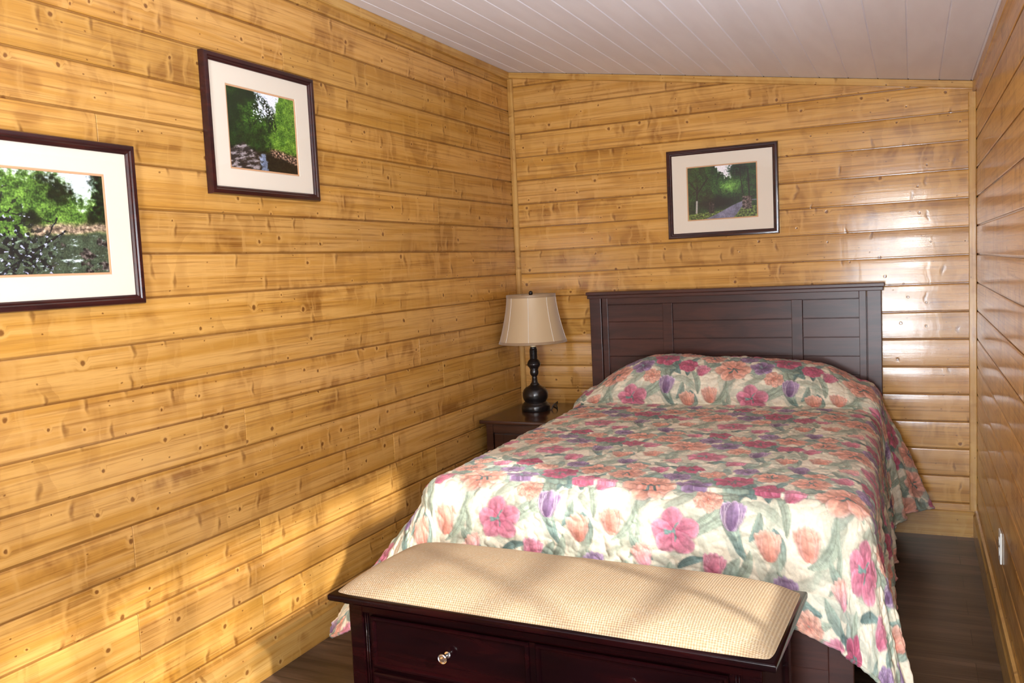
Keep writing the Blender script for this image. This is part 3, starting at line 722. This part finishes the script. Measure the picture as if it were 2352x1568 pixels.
# ---------------------------------------------------------------- coverlet pattern (floral repeat drawn on a torus)
TS, TN = .62, 640
def draw_tile():
    xs = (np.arange(TN)+.5)/TN*TS; X0, Y0 = np.meshgrid(xs, xs)      # Y up
    cream = np.array([.900, .855, .755]); img = np.ones((TN, TN, 3))*cream
    img = img*(1+.03*noise(X0/TS*12, Y0/TS*12, 5, (12, 12))[..., None])
    NF = noise(X0/TS*90, Y0/TS*90, 8, (90, 90)); NM = noise(X0/TS*30, Y0/TS*30, 9, (30, 30)); NW = noise(X0/TS*14, Y0/TS*14, 19, (14, 14))
    px = TN/TS; rng = np.random.RandomState(12)
    C = np.array
    def win(cx, cy, h):
        n = int(h*px)+2; ci, cj = int(cx*px), int(cy*px)
        ii = np.arange(ci-n, ci+n+1); jj = np.arange(cj-n, cj+n+1)
        dx, dy = np.meshgrid((ii+.5)/px-cx, (jj+.5)/px-cy)
        return np.ix_(jj % TN, ii % TN), dx, dy
    def petal(x0, y0, ang, L, w, bend, c1, c2, rim=0.0, alpha=1.0, blunt=.8, vein=.12, dark=.25):
        """a petal or blade growing from (x0,y0) in direction ang; c1 at its foot, c2 at its tip"""
        cx, cy = x0+math.cos(ang)*L/2, y0+math.sin(ang)*L/2
        ix, dx, dy = win(cx, cy, L*.62+abs(bend)+w)
        a_ = dx*math.cos(ang)+dy*math.sin(ang); b_ = -dx*math.sin(ang)+dy*math.cos(ang)
        nm, nf, nw = NM[ix], NF[ix], NW[ix]
        sc = np.clip(a_/L+.5, 0, 1); ok = (np.abs(a_/L) < .5)
        b_ = b_-bend*4*(sc*(1-sc)); wd = w*np.sin(np.pi*sc**blunt)**.62*(1+.10*nm)+.0003
        q = np.abs(b_)/wd
        out = sstep(1.25, 1.05, q)*ok*dark*alpha; m = sstep(1.08, .94, q)*ok*alpha
        col = C(c1)*(1-sc[..., None])+C(c2)*sc[..., None]
        col = col*(1+.07*nf+.09*nm+.06*nw)[..., None]
        col = col*(1-vein*sstep(.14, .03, q)*sstep(1, .5, sc))[..., None]
        st = (.5+.5*np.sin(b_/w*11+2*nm))*vein*.6; col = col*(1-st)[..., None]
        side = (sstep(-.9, .9, b_/wd)-.5)[..., None]*.16; col = col*(1-side)
        if rim:
            e = (sstep(.70, .98, q)+sstep(.86, .98, sc))[..., None].clip(0, 1)*rim; col = col*(1-e)+C((.95, .90, .90))*e
        t = img[ix]; t = t*(1-out[..., None])+C(c1)*.62*out[..., None]; t = t*(1-m[..., None])+col*m[..., None]
        img[ix] = np.clip(t, 0, 1)
    R_ = math.radians
    sage, teal, grey, dk = (.66, .71, .62), (.46, .57, .54), (.58, .63, .55), (.36, .45, .43)
    def leaf(x, y, deg, L, w, bend, c1, c2, al=.92): petal(x, y, R_(deg), L, w, bend, c1, c2, alpha=al, blunt=.85, vein=.16, dark=.12)
    def lily(x, y, R, rot, base, tip, n=5, core=teal, rim=.15):
        for k in range(n):
            an = rot+k*2*math.pi/n+rng.uniform(-.10, .10)
            petal(x, y, an, R*rng.uniform(.92, 1.08), R*.40, R*rng.uniform(-.08, .08), base, tip, rim=rim, blunt=1.25)
        for k in range(6): petal(x, y, rng.rand()*6.28, R*.42, R*.035, R*.04, core, core, dark=.1, blunt=1.4)
        petal(x-R*.07, y, 0, R*.16, R*.08, 0, core, dk, dark=0)
    def tulip(x, y, R, deg, base, tip, rim=.25, n=5):
        d0 = R_(deg+90); bx_, by_ = x-math.cos(d0)*R*.95, y-math.sin(d0)*R*.95
        for k, off in enumerate([-.42, .42, -.20, .24, 0][-n:]):
            petal(bx_, by_, d0-off, R*(1.95-.10*abs(off)*3), R*(.50 if k < 2 else .46), off*R*.5, base, tip, rim=rim, blunt=.86, vein=.10)
    def peony(x, y, R, base, tip, rim=.2):
        for ring, (n, f, w) in enumerate(((8, 1.0, .36), (7, .74, .30), (5, .48, .24))):
            for k in range(n):
                an = k*2*math.pi/n+ring*.5+rng.uniform(-.2, .2); petal(x+math.cos(an)*R*.06, y+math.sin(an)*R*.06, an, R*f, R*w, R*rng.uniform(-.1, .1), base, tip, rim=rim, blunt=1.5, dark=.3)
    pink, rose = (.75, .36, .46), (.86, .56, .62); coral, peach = (.82, .50, .42), (.91, .70, .60); pur, lil = (.40, .28, .42), (.66, .55, .68); mag = (.66, .28, .38)
    # background wash
    for k in range(70):
        h1, h2, h3 = (k*.6180339) % 1, (k*.7548777+.3) % 1, (k*.5698403+.7) % 1
        leaf(h1*TS, h2*TS, h3*360, .12+.07*h1, .014+.014*h2, .03*(h3-.5)*2, (sage, grey, teal, dk)[k % 4], (grey, sage, sage, teal)[k % 4], .22+.40*((k*.37) % 1)*(.35+.65*(h2 > .42)))
    # sparse band (v .05-.38)
    leaf(.35, .17, 28, .19, .024, .016, grey, sage); leaf(.34, .20, 62, .20, .014, -.045, sage, grey); leaf(.52, .10, 100, .17, .015, .020, teal, sage); leaf(.50, .12, 120, .11, .016, -.012, teal, grey)
    leaf(.08, .13, 60, .17, .017, -.030, sage, grey); leaf(.14, .08, 80, .15, .012, -.02, grey, sage); leaf(.60, .22, -80, .12, .016, .012, teal, sage); leaf(.56, .26, 250, .10, .014, .01, grey, teal)
    leaf(.22, .08, 130, .12, .015, .015, teal, sage); leaf(.43, .30, -65, .15, .010, .012, teal, sage); leaf(.02, .20, 110, .16, .014, -.02, grey, sage); leaf(.30, .06, 20, .10, .014, .01, dk, teal)
    leaf(.46, .02, 60, .14, .018, -.02, grey, sage); leaf(.12, .02, 150, .15, .017, .02, teal, grey); leaf(.25, .28, 95, .13, .013, .02, sage, teal)
    # dense band
    for k in range(40):
        h1, h2, h3 = (k*.6180339+.13) % 1, (k*.7548777+.51) % 1, (k*.5698403+.27) % 1
        leaf(h1*TS, (.36+.28*h2), h3*360, .10+.06*h3, .014+.012*h1, .02*(h2-.5)*2, (teal, dk, grey, teal, sage)[k % 5], (sage, teal, sage, grey, grey)[k % 5], .85)
    leaf(.58, .30, 75, .17, .020, .02, dk, teal); leaf(.53, .31, 110, .16, .018, -.02, teal, dk)
    # blossoms
    lily(.29, .18, .083, .35, pink, rose); tulip(.08, .195, .050, 6, coral, peach); tulip(.585, .165, .050, 6, coral, peach, .15); tulip(.475, .245, .052, -4, pur, lil, .55)
    peony(.395, .295, .047, coral, peach); tulip(.185, .095, .042, 24, rose, peach); tulip(.415, .075, .046, -12, pink, rose); tulip(.02, .045, .046, 12, pur, lil, .3)
    lily(.19, .360, .092, 1.1, coral, peach, 6, dk, .3); lily(.335, .375, .062, .4, pur, lil, 5, teal, .3); peony(.575, .375, .050, mag, pink); tulip(.035, .345, .044, -14, pink, rose)
    lily(.455, .440, .072, .8, mag, pink, 6, dk); peony(.255, .470, .048, pur, lil); lily(.075, .480, .070, .2, coral, peach, 6, dk, .2); peony(.365, .530, .046, coral, peach)
    lily(.565, .525, .070, .5, coral, peach, 5, dk); tulip(.17, .560, .046, 16, pink, rose); peony(.470, .590, .044, pur, lil); lily(.275, .590, .058, .1, mag, pink, 5, dk); peony(.08, .600, .042, coral, peach)
    img = img*.92+img.mean(-1, keepdims=True)*.08
    return np.clip(img, 0, 1)
TILE = draw_tile()
def tile_sample(s, t):
    x = (s/TS % 1)*TN-.5; y = (t/TS % 1)*TN-.5
    x0 = np.floor(x).astype(int); y0 = np.floor(y).astype(int); fx = (x-x0)[..., None]; fy = (y-y0)[..., None]
    g = lambda a, b: TILE[b % TN, a % TN]
    return (g(x0, y0)*(1-fx)+g(x0+1, y0)*fx)*(1-fy)+(g(x0, y0+1)*(1-fx)+g(x0+1, y0+1)*fx)*fy

HALF_SHIFT, TOP_V = -.055, .345
def make_coverlet():
    a = .685; R = .098; ztop = .727
    # lengthwise profile over the pillow (y, fraction of bulge height)
    pts = np.array([(-.078, .30), (-.085, .70), (-.12, .92), (-.18, 1.0), (-.25, 1.0), (-.32, .95), (-.385, .80), (-.434, .60), (-.460, .38), (-.467, .20), (-.458, .07), (-.448, .0), (-.50, 0)])
    HB_ = .225
    arc = np.concatenate([[0], np.cumsum(np.hypot(np.diff(pts[:, 0]), np.diff(pts[:, 1])*HB_))])
    tt = np.linspace(0, arc[-1], 200)
    yy = np.interp(tt, arc, pts[:, 0]); ff = np.interp(tt, arc, pts[:, 1])
    ker = np.hanning(17); ker /= ker.sum()
    def sm(v): p = np.pad(v, 8, mode='reflect', reflect_type='odd'); return np.convolve(p, ker, 'valid')
    yy, ff = sm(yy), np.clip(sm(ff), 0, 1.02)
    tl = arc[-1]; L = tl+(2.100-.50)               # cloth length to the foot edge of the top
    s_ext, t_ext = .645, .385
    res = .0036
    s = np.arange(-(a+s_ext), a+s_ext+res, res); t = np.arange(0, L+t_ext+res, res)
    S, Tt = np.meshgrid(s, t)
    # top
    ytop = np.where(Tt < tl, np.interp(Tt, tt, yy), -(.50+(Tt-tl))); ytop = np.maximum(ytop, -2.100)
    f = np.where(Tt < tl, np.interp(Tt, tt, ff), 0)
    hx_x = np.array([.47, .53, .60, .67, .80, .90, 1.39, 1.6, 1.80, 1.93, 2.00, 2.06, 2.2])-1.275
    hx_h = np.array([.00, .02, .085, .135, .20, .232, .220, .205, .18, .125, .085, .045, .02])
    hs = np.linspace(-.9, .9, 300); hh = np.interp(hs, hx_x, hx_h); hk = np.hanning(31); hk /= hk.sum(); hh = np.convolve(np.pad(hh, 15, mode='edge'), hk, 'valid')
    H = np.interp(np.clip(S, -a, a), hs, hh)
    dip = .010*np.exp(-((S+.02)/.10)**2)*f
    zt = ztop+H*f-dip+.006*fbm(S*3, Tt*3, 31, 2)
    ds = np.clip(np.abs(S)-a, 0, None)*np.sign(S); dt = np.clip(Tt-L, 0, None)
    r = np.hypot(ds, dt); rr = np.maximum(r, 1e-9); dx = ds/rr; dy = -dt/rr
    # the cloth's corners are cut round
    ax_, ay_ = np.abs(dx), np.abs(dy)
    rsq = np.minimum(s_ext/np.maximum(ax_, 1e-6), t_ext/np.maximum(ay_, 1e-6)); rro = ((ax_/s_ext)**8+(ay_/t_ext)**8+1e-12)**-.125
    r = np.where(r > 0, r*np.minimum(rro/rsq, 1), r)
    r = r*(1+.30*sstep(.42, .74, np.abs(S))*ay_**2)
    r = r*np.where(S > 0, 1+.13*np.exp(-((Tt-.2)/.22)**2), 1)
    # flare of the hanging cloth
    corner = (np.abs(dx)*np.abs(dy)*2)            # 0 on sides, 1 on the diagonal
    left = S < 0
    tn = np.clip(Tt/L, 0, 1)
    headw = np.exp(-((Tt-.22)/.24)**2)
    fl_l = 1.5+26.5*sstep(.6, 1.0, tn); fl_r = 4+17*headw+3*sstep(.8, 1, tn)
    fl = np.where(left, fl_l, fl_r)*np.abs(dx)**.5+2.0*np.abs(dy)
    fl = np.where(dt > 0, np.where(left, (28*np.abs(dx)**1.5+2)+15*corner, (7*np.abs(dx)**1.5+1.5)+9*corner), fl)
    flr = np.radians(fl)
    arc_l = R*math.pi/2
    ang = np.clip(r/R, 0, math.pi/2); hang = np.clip(r-arc_l, 0, None)
    off = R*np.sin(ang)+hang*np.sin(flr); drop = R*(1-np.cos(ang))+hang*np.cos(flr)
    # folds along the hang
    per = np.where(dt > 0, np.where(np.abs(ds) > 0, np.sign(S)*0+ (L+ np.arctan2(dt, np.abs(ds))*.45), 0), Tt)
    w = sstep(.0, .35, hang)*np.where(left & (Tt < 1.1), .35, 1.0)
    fold = .018*np.sin(per*2*np.pi/.27+np.where(left, 1.0, 2.2))+.010*np.sin(per*2*np.pi/.115+1.3*np.sin(per*5))+.006*noise(per*22, hang*3, 61)
    foldf = .007*np.sin(S*2*np.pi/.42+1.0)+.005*noise(S*7, hang*3, 63)
    sidew = np.abs(dx); off = off+w*(fold*sidew*(1-.35*corner)+foldf*(1-sidew))
    # small gathers on the hanging sides
    off = off+sstep(.02, .2, hang)*sidew*(.0035*noise(per*55, hang*6, 71))
    X = np.clip(S, -a, a)+dx*off; Yv = ytop+dy*off; Z = zt-drop
    # gentle crown of the mattress edge
    Z = Z-.012*np.clip(np.abs(S)/a, 0, 1)**6*(r == 0)-.012*(r > 0)
    # quilting: puffs between meandering stitch lines
    q = np.sqrt(np.abs(noise(S*21, Tt*21, 81)+.35*noise(S*43, Tt*43, 83))+1e-4)
    wr = noise(S*9+2*noise(S*3, Tt*3, 91), Tt*30, 93)*.5+noise(S*30, Tt*30, 95)*.25
    P3 = np.stack([X, Yv, Z], -1)
    du = np.gradient(P3, axis=1); dv = np.gradient(P3, axis=0); N = np.cross(du, dv); N /= np.maximum(np.linalg.norm(N, axis=-1, keepdims=True), 1e-9)
    if N[N.shape[0]//2, N.shape[1]//2, 2] < 0: N = -N
    amp = (.0075*(q-.5)+.0040*wr)
    P3 = P3+N*amp[..., None]
    # keep clear of the floor
    P3[..., 2] = np.maximum(P3[..., 2], .012+.006*np.abs(noise(S*12, Tt*12, 99)))
    c_, s_ = math.cos(YAW), math.sin(YAW)
    Xr = P3[..., 0]*c_-P3[..., 1]*s_; Yr = P3[..., 0]*s_+P3[..., 1]*c_
    colr = tile_sample(S+.16+HALF_SHIFT, (L-Tt)*1.0+TOP_V)
    cov = grid_mesh('coverlet', Xr, Yr, P3[..., 2], colr, (S, Tt), M_QUILT, None)
    cov.location = (BED_X, 0, 0)
    tag(cov, 'cream quilted coverlet with pink, peach and purple flowers spread over the bed', 'bedspread')
    # corded hem
    path = [(i, 0) for i in range(0, Xr.shape[0], 3)]+[(Xr.shape[0]-1, j) for j in range(2, Xr.shape[1], 3)]+[(i, Xr.shape[1]-1) for i in range(Xr.shape[0]-3, -1, -3)]
    pp = np.array([(Xr[i, j], Yr[i, j], P3[i, j, 2]) for i, j in path]); cc = np.array([colr[i, j] for i, j in path])
    nn = 8; rad = .0058
    ar = np.concatenate([[0], np.cumsum(np.linalg.norm(np.diff(pp, axis=0), axis=1))])
    rads = rad*(1+.22*np.sin(ar*2*np.pi/.022))
    d = np.gradient(pp, axis=0); d /= np.linalg.norm(d, axis=1, keepdims=True)
    u = np.cross(d, [.13, .31, .94]); u /= np.linalg.norm(u, axis=1, keepdims=True); v = np.cross(d, u)
    th = np.linspace(0, 2*np.pi, nn+1)
    G = pp[:, None, :]+rads[:, None, None]*(np.cos(th)[None, :, None]*u[:, None, :]+np.sin(th)[None, :, None]*v[:, None, :])
    G[..., 2] = np.maximum(G[..., 2], .002)
    C2 = np.repeat(cc[:, None, :], nn+1, 1)
    grid_mesh('corded_hem', G[..., 0], G[..., 1], G[..., 2], C2, (np.repeat(ar[:, None], nn+1, 1), np.repeat(th[None, :]*rad, len(ar), 0)), M_QUILT, cov)
make_coverlet()

# ---------------------------------------------------------------- storage bench
BN = tag(empty('storage_bench', (1.243, -2.545, 0), math.radians(-2.2)), 'low dark cherry bench with tan woven cushion and drawers at the foot of the bed', 'bench')
bl, bd = .63, .205       # half body
def bx(name, dims, mat=M_BENCH, bev=.002, parent=BN): return boxo(name, dims, mat, parent, bev)
bx('carcass', (-bl+.01, bl-.01, -bd+.008, bd, .05, .468))
for sx in (-1, 1):
    for sy in (-1, 1):
        a, b = sorted((sx*(bl-.052), sx*bl)); c, d = sorted((sy*(bd-.045), sy*bd)); bx('leg', (a, b, c, d, 0, .47), bev=.004)
    for xx in (bl-.058, bl-.066):
        bm = bmesh.new(); tube(bm, [(sx*xx, -bd+.006, .06), (sx*xx, -bd+.006, .462)], .0032, 8); from_bm('bead', bm, M_BENCH, BN, smooth=True)
bx('base_rail', (-bl+.05, bl-.05, -bd+.002, -bd+.02, .05, .085))
bx('centre_stile', (-.010, .010, -bd+.001, -bd+.02, .085, .43))
bx('top_rail', (-bl+.05, bl-.05, -bd+.001, -bd+.02, .436, .468))
def drawer(x0, x1, z0, z1):
    y = -bd
    bm = bmesh.new()
    # raised outer mould + recessed flat centre, modelled as nested rings
    pr = [(0, .010), (0, -.004), (.004, -.008), (.010, -.008), (.0145, -.002), (.016, .0015)]
    rings = []
    for sx, sz in ((0, 0), (1, 0), (1, 1), (0, 1)):
        rings.append([bm.verts.new(((x0+a) if sx == 0 else (x1-a), y+b, (z0+a) if sz == 0 else (z1-a))) for a, b in pr])
    for i in range(4):
        A, B = rings[i], rings[(i+1) % 4]
        for j in range(len(pr)-1): bm.faces.new((A[j], A[j+1], B[j+1], B[j]))
    bm.faces.new([r_[-1] for r_ in rings]); bm.faces.new([r_[0] for r_ in rings][::-1])
    dw = from_bm('drawer', bm, M_BENCH, BN, angle=25)
    bm = bmesh.new()
    lathe(bm, [(.0001, 0), (.010, 0), (.010, .002), (.0055, .004), (.0045, .018), (.008, .022), (.0148, .024), (.0158, .028), (.0148, .0305), (.0125, .0295), (.0105, .0315), (.008, .0305), (.005, .0325), (.0001, .0330)], 36, cap=False)
    k = from_bm('knob', bm, M_CHROME, dw, angle=60); k['label'] = 'shiny chrome drawer knob'
    k.rotation_euler = (math.pi/2, 0, 0); k.location = ((x0+x1)/2, y+.001, (z0+z1)/2)
for x0, x1 in ((-.547, -.009), (.011, .547)):
    drawer(x0, x1, .268, .431); drawer(x0, x1, .090, .253)
bm = bmesh.new()
# lid: moulded edge profile swept round (overhang)
lx, ly = .672, .252
pr = [(-.034, .462), (-.030, .468), (-.022, .472), (-.012, .475), (-.004, .478), (0, .482), (0, .494), (-.003, .499), (-.008, .501)]
rings = []
for sx, sz in ((-1, -1), (1, -1), (1, 1), (-1, 1)): rings.append([bm.verts.new((sx*(lx+a), sz*(ly+a), z)) for a, z in pr])
for i in range(4):
    A, B = rings[i], rings[(i+1) % 4]
    for j in range(len(pr)-1): bm.faces.new((A[j], A[j+1], B[j+1], B[j]))
bm.faces.new([r_[-1] for r_ in rings]); bm.faces.new([r_[0] for r_ in rings][::-1])
from_bm('lid', bm, M_BENCH, BN, angle=40)
# cushion: domed upholstered pad
nu, nv = 260, 110
us, vs2 = np.meshgrid(np.linspace(-1, 1, nu), np.linspace(-1, 1, nv))
cxh, cyh = lx-.012, ly-.012
e = .012
# rounded rectangle mapping: warp grid towards the rim
wx = np.sign(us)*(1-(1-np.abs(us))**1.9); wy = np.sign(vs2)*(1-(1-np.abs(vs2))**1.6)
Xc, Yc = wx*cxh, wy*cyh
dxe = cxh-np.abs(Xc); dye = cyh-np.abs(Yc)
hc = (1-np.exp(-dxe/.045))*(1-np.exp(-dye/.038))
cr = (1-(Xc/cxh)**6)*(1-(Yc/cyh)**2)
Zc = .500+.052*hc+.016*cr+.0015*fbm(Xc*6, Yc*6, 3, 2)
rim = (np.abs(us) > .9999) | (np.abs(vs2) > .9999); Zc[rim] = .4995
# soften corners in plan
cw = np.clip((np.abs(Xc)/cxh)**12*(np.abs(Yc)/cyh)**12, 0, 1); Xc = Xc*(1-.012*cw); Yc = Yc*(1-.03*cw)
cu = grid_mesh('cushion', Xc, Yc, Zc, None, (Xc, Yc), M_WEAVE, BN); cu['label'] = 'tan basket-weave upholstered cushion'

# ---------------------------------------------------------------- nightstand
NX0, NX1, NY0, NY1, NH = .030, .445, -.66, -.02, .645
ns = tag(empty('nightstand', ((NX0+NX1)/2, (NY0+NY1)/2, 0)), 'dark walnut nightstand in the corner between the bed and left wall', 'nightstand')
hx_, hy_ = (NX1-NX0)/2, (NY1-NY0)/2
def nb(name, dims, bev=.002, mat=M_NIGHT, parent=ns): return boxo(name, dims, mat, parent, bev)
bm = bmesh.new(); box(bm, -hx_, hx_, -hy_, hy_, NH-.020, NH, bev=.005, seg=3); from_bm('tabletop', bm, M_NIGHT, ns, angle=40)
for sx in (-1, 1):
    for sy in (-1, 1):
        a, b = sorted((sx*(hx_-.032), sx*(hx_-.072))); c, d = sorted((sy*(hy_-.020), sy*(hy_-.060))); nb('leg', (a, b, c, d, 0, NH-.020), .002)
bx0, by0 = hx_-.040, hy_-.028
nb('cabinet_body', (-bx0, bx0, -by0+.016, by0, .09, NH-.021), .001)
nb('apron', (-hx_+.072, hx_-.072, -hy_+.024, -hy_+.044, NH-.070, NH-.021), .0015)
bm = bmesh.new(); x1 = hx_-.078
for d in ((-x1, -x1+.05, 0, .018, .10, NH-.078), (x1-.05, x1, 0, .018, .10, NH-.078), (-x1+.05, x1-.05, 0, .018, .10, .15), (-x1+.05, x1-.05, 0, .018, NH-.128, NH-.078)):
    box(bm, d[0], d[1], -hy_+.026, -hy_+.044, d[4], d[5], bev=.002)
door = from_bm('cabinet_door', bm, M_NIGHT, ns)
nb('door_panel', (-x1+.045, x1-.045, -hy_+.034, -hy_+.040, .145, NH-.123), .001, parent=door)
bm = bmesh.new(); lathe(bm, [(.0001, 0), (.006, 0), (.005, .014), (.012, .02), (.013, .026), (.0001, .03)], 24, cap=False)
k = from_bm('knob', bm, M_CHROME, door, angle=60); k.rotation_euler = (math.pi/2, 0, 0); k.location = (x1-.025, -hy_+.026, .40); k['label'] = 'round chrome door knob'

# ---------------------------------------------------------------- table lamp
LX, LY, LZ = .219, -.300, NH
lamp = tag(empty('table_lamp', (LX, LY, LZ)), 'black turned table lamp with a beige bell shade on the nightstand', 'lamp')
z = lambda a: a-NH
base = [(.001, .6455), (.080, .6455), (.0826, .650), (.0826, .672), (.080, .679), (.0735, .683), (.071, .686), (.068, .693), (.062, .697), (.0625, .701), (.069, .712), (.0730, .724),
        (.0740, .736), (.0725, .750), (.068, .763), (.061, .773), (.056, .777), (.0545, .780), (.048, .783), (.036, .789), (.029, .794), (.0262, .797), (.0262, .800), (.022, .804),
        (.0175, .812), (.0165, .822), (.0150, .824), (.0165, .827), (.0150, .831), (.0165, .834), (.0150, .838), (.0140, .843), (.0190, .849), (.0240, .857), (.0256, .868), (.0240, .878), (.0225, .883),
        (.0260, .886), (.0250, .890), (.0300, .897), (.0370, .905), (.0372, .909), (.0392, .912), (.0392, .917), (.0370, .920), (.0350, .928), (.0300, .936), (.0240, .942), (.0205, .948)]
zz = .948
for i in range(6):
    base += [(.0225, zz+.002), (.0228, zz+.005), (.0205, zz+.0075)]; zz += .0082
base += [(.0225, 1.000), (.0180, 1.004), (.0190, 1.010), (.016, 1.014), (.001, 1.014)]
bm = bmesh.new(); lathe(bm, [(r_, z(h)) for r_, h in base], 56); from_bm('base', bm, M_LAMP, lamp, angle=50)
bm = bmesh.new(); lathe(bm, [(.0155, z(1.0138)), (.0155, z(1.085)), (.001, z(1.085))], 32); from_bm('candle_sleeve', bm, M_SOCKET, lamp, angle=40)
bm = bmesh.new(); lathe(bm, [(.001, z(1.086)), (.012, z(1.09)), (.018, z(1.13)), (.028, z(1.165)), (.026, z(1.19)), (.001, z(1.205))], 24, cap=False); from_bm('bulb', bm, M_SHADE_IN, lamp, smooth=True)
# bell shade
ZB, ZT_, RB, RT = 1.040, 1.316, .196, .140
nseg, nring = 96, 30
bm = bmesh.new(); rows_ = []
def shade_r(h): return RT+(RB-RT)*((1-h)**1.55)
for i in range(nring+1):
    h = i/nring; rr_ = shade_r(h)
    rows_.append([bm.verts.new((rr_*math.cos(2*math.pi*j/nseg), rr_*math.sin(2*math.pi*j/nseg), z(ZB+h*(ZT_-ZB)))) for j in range(nseg)])
for a, b in zip(rows_, rows_[1:]):
    for j in range(nseg): bm.faces.new((a[j], a[(j+1) % nseg], b[(j+1) % nseg], b[j]))
sh_ = from_bm('lamp_shade', bm, M_SHADE, lamp, smooth=True)
mod = sh_.modifiers.new('solid', 'SOLIDIFY'); mod.thickness = .0015; mod.offset = -1
for k in range(8):
    an = math.radians(-74+45*k); bm = bmesh.new()
    tube(bm, [((shade_r(i/20)+.0004)*math.cos(an), (shade_r(i/20)+.0004)*math.sin(an), z(ZB+i/20*(ZT_-ZB))) for i in range(21)], .0013, 6); from_bm('seam', bm, M_SHADE_IN, sh_, smooth=True)
for nm, h0, h1 in (('bottom_ribbon', 0, .045), ('top_ribbon', .945, 1.0)):
    bm = bmesh.new(); pr_ = []
    for h in np.linspace(h0, h1, 6): pr_.append((shade_r(h)+.0018, z(ZB+h*(ZT_-ZB))))
    pr_ = [(pr_[0][0]-.003, pr_[0][1]-.0015)]+pr_+[(pr_[-1][0]-.003, pr_[-1][1]+.0015)]
    lathe(bm, pr_, nseg, cap=False); from_bm(nm, bm, M_SHADE_TRIM, sh_, smooth=True)
bm = bmesh.new()
for k in range(3):
    an = k*2*math.pi/3+.3; tube(bm, [(0, 0, z(1.300)), (RT*math.cos(an), RT*math.sin(an), z(1.312))], .0016, 6)
tube(bm, [(0, 0, z(1.20)), (0, 0, z(1.303))], .002, 6)
from_bm('spider_fitter', bm, M_CHROME, lamp, smooth=True)
bm = bmesh.new(); lathe(bm, [(.001, z(1.303)), (.006, z(1.304)), (.005, z(1.309)), (.010, z(1.314)), (.0125, z(1.322)), (.011, z(1.331)), (.005, z(1.336)), (.0005, z(1.337))], 24, cap=False)
from_bm('finial', bm, M_LAMP, lamp, smooth=True)
cd = [(.070, .02, .006), (.088, .026, .004), (.094, .030, .022), (.103, .036, .033), (.112, .040, .024), (.114, .050, .006), (.090, .09, .003), (.045, .16, .003), (.02, .277, .003), (.02, .287, -.02), (.02, .288, -.25)]
# smooth the cord
def crom(ps, n=8):
    out = []; ps = [Vector(p) for p in ps]
    for i in range(len(ps)-1):
        p0, p1, p2, p3 = ps[max(i-1, 0)], ps[i], ps[i+1], ps[min(i+2, len(ps)-1)]
        for k in range(n):
            t_ = k/n; out.append(.5*((2*p1)+(-p0+p2)*t_+(2*p0-5*p1+4*p2-p3)*t_*t_+(-p0+3*p1-3*p2+p3)*t_**3))
    return out+[ps[-1]]
bm = bmesh.new(); tube(bm, crom(cd), .0028, 8); from_bm('cord', bm, M_CORD, lamp, smooth=True)
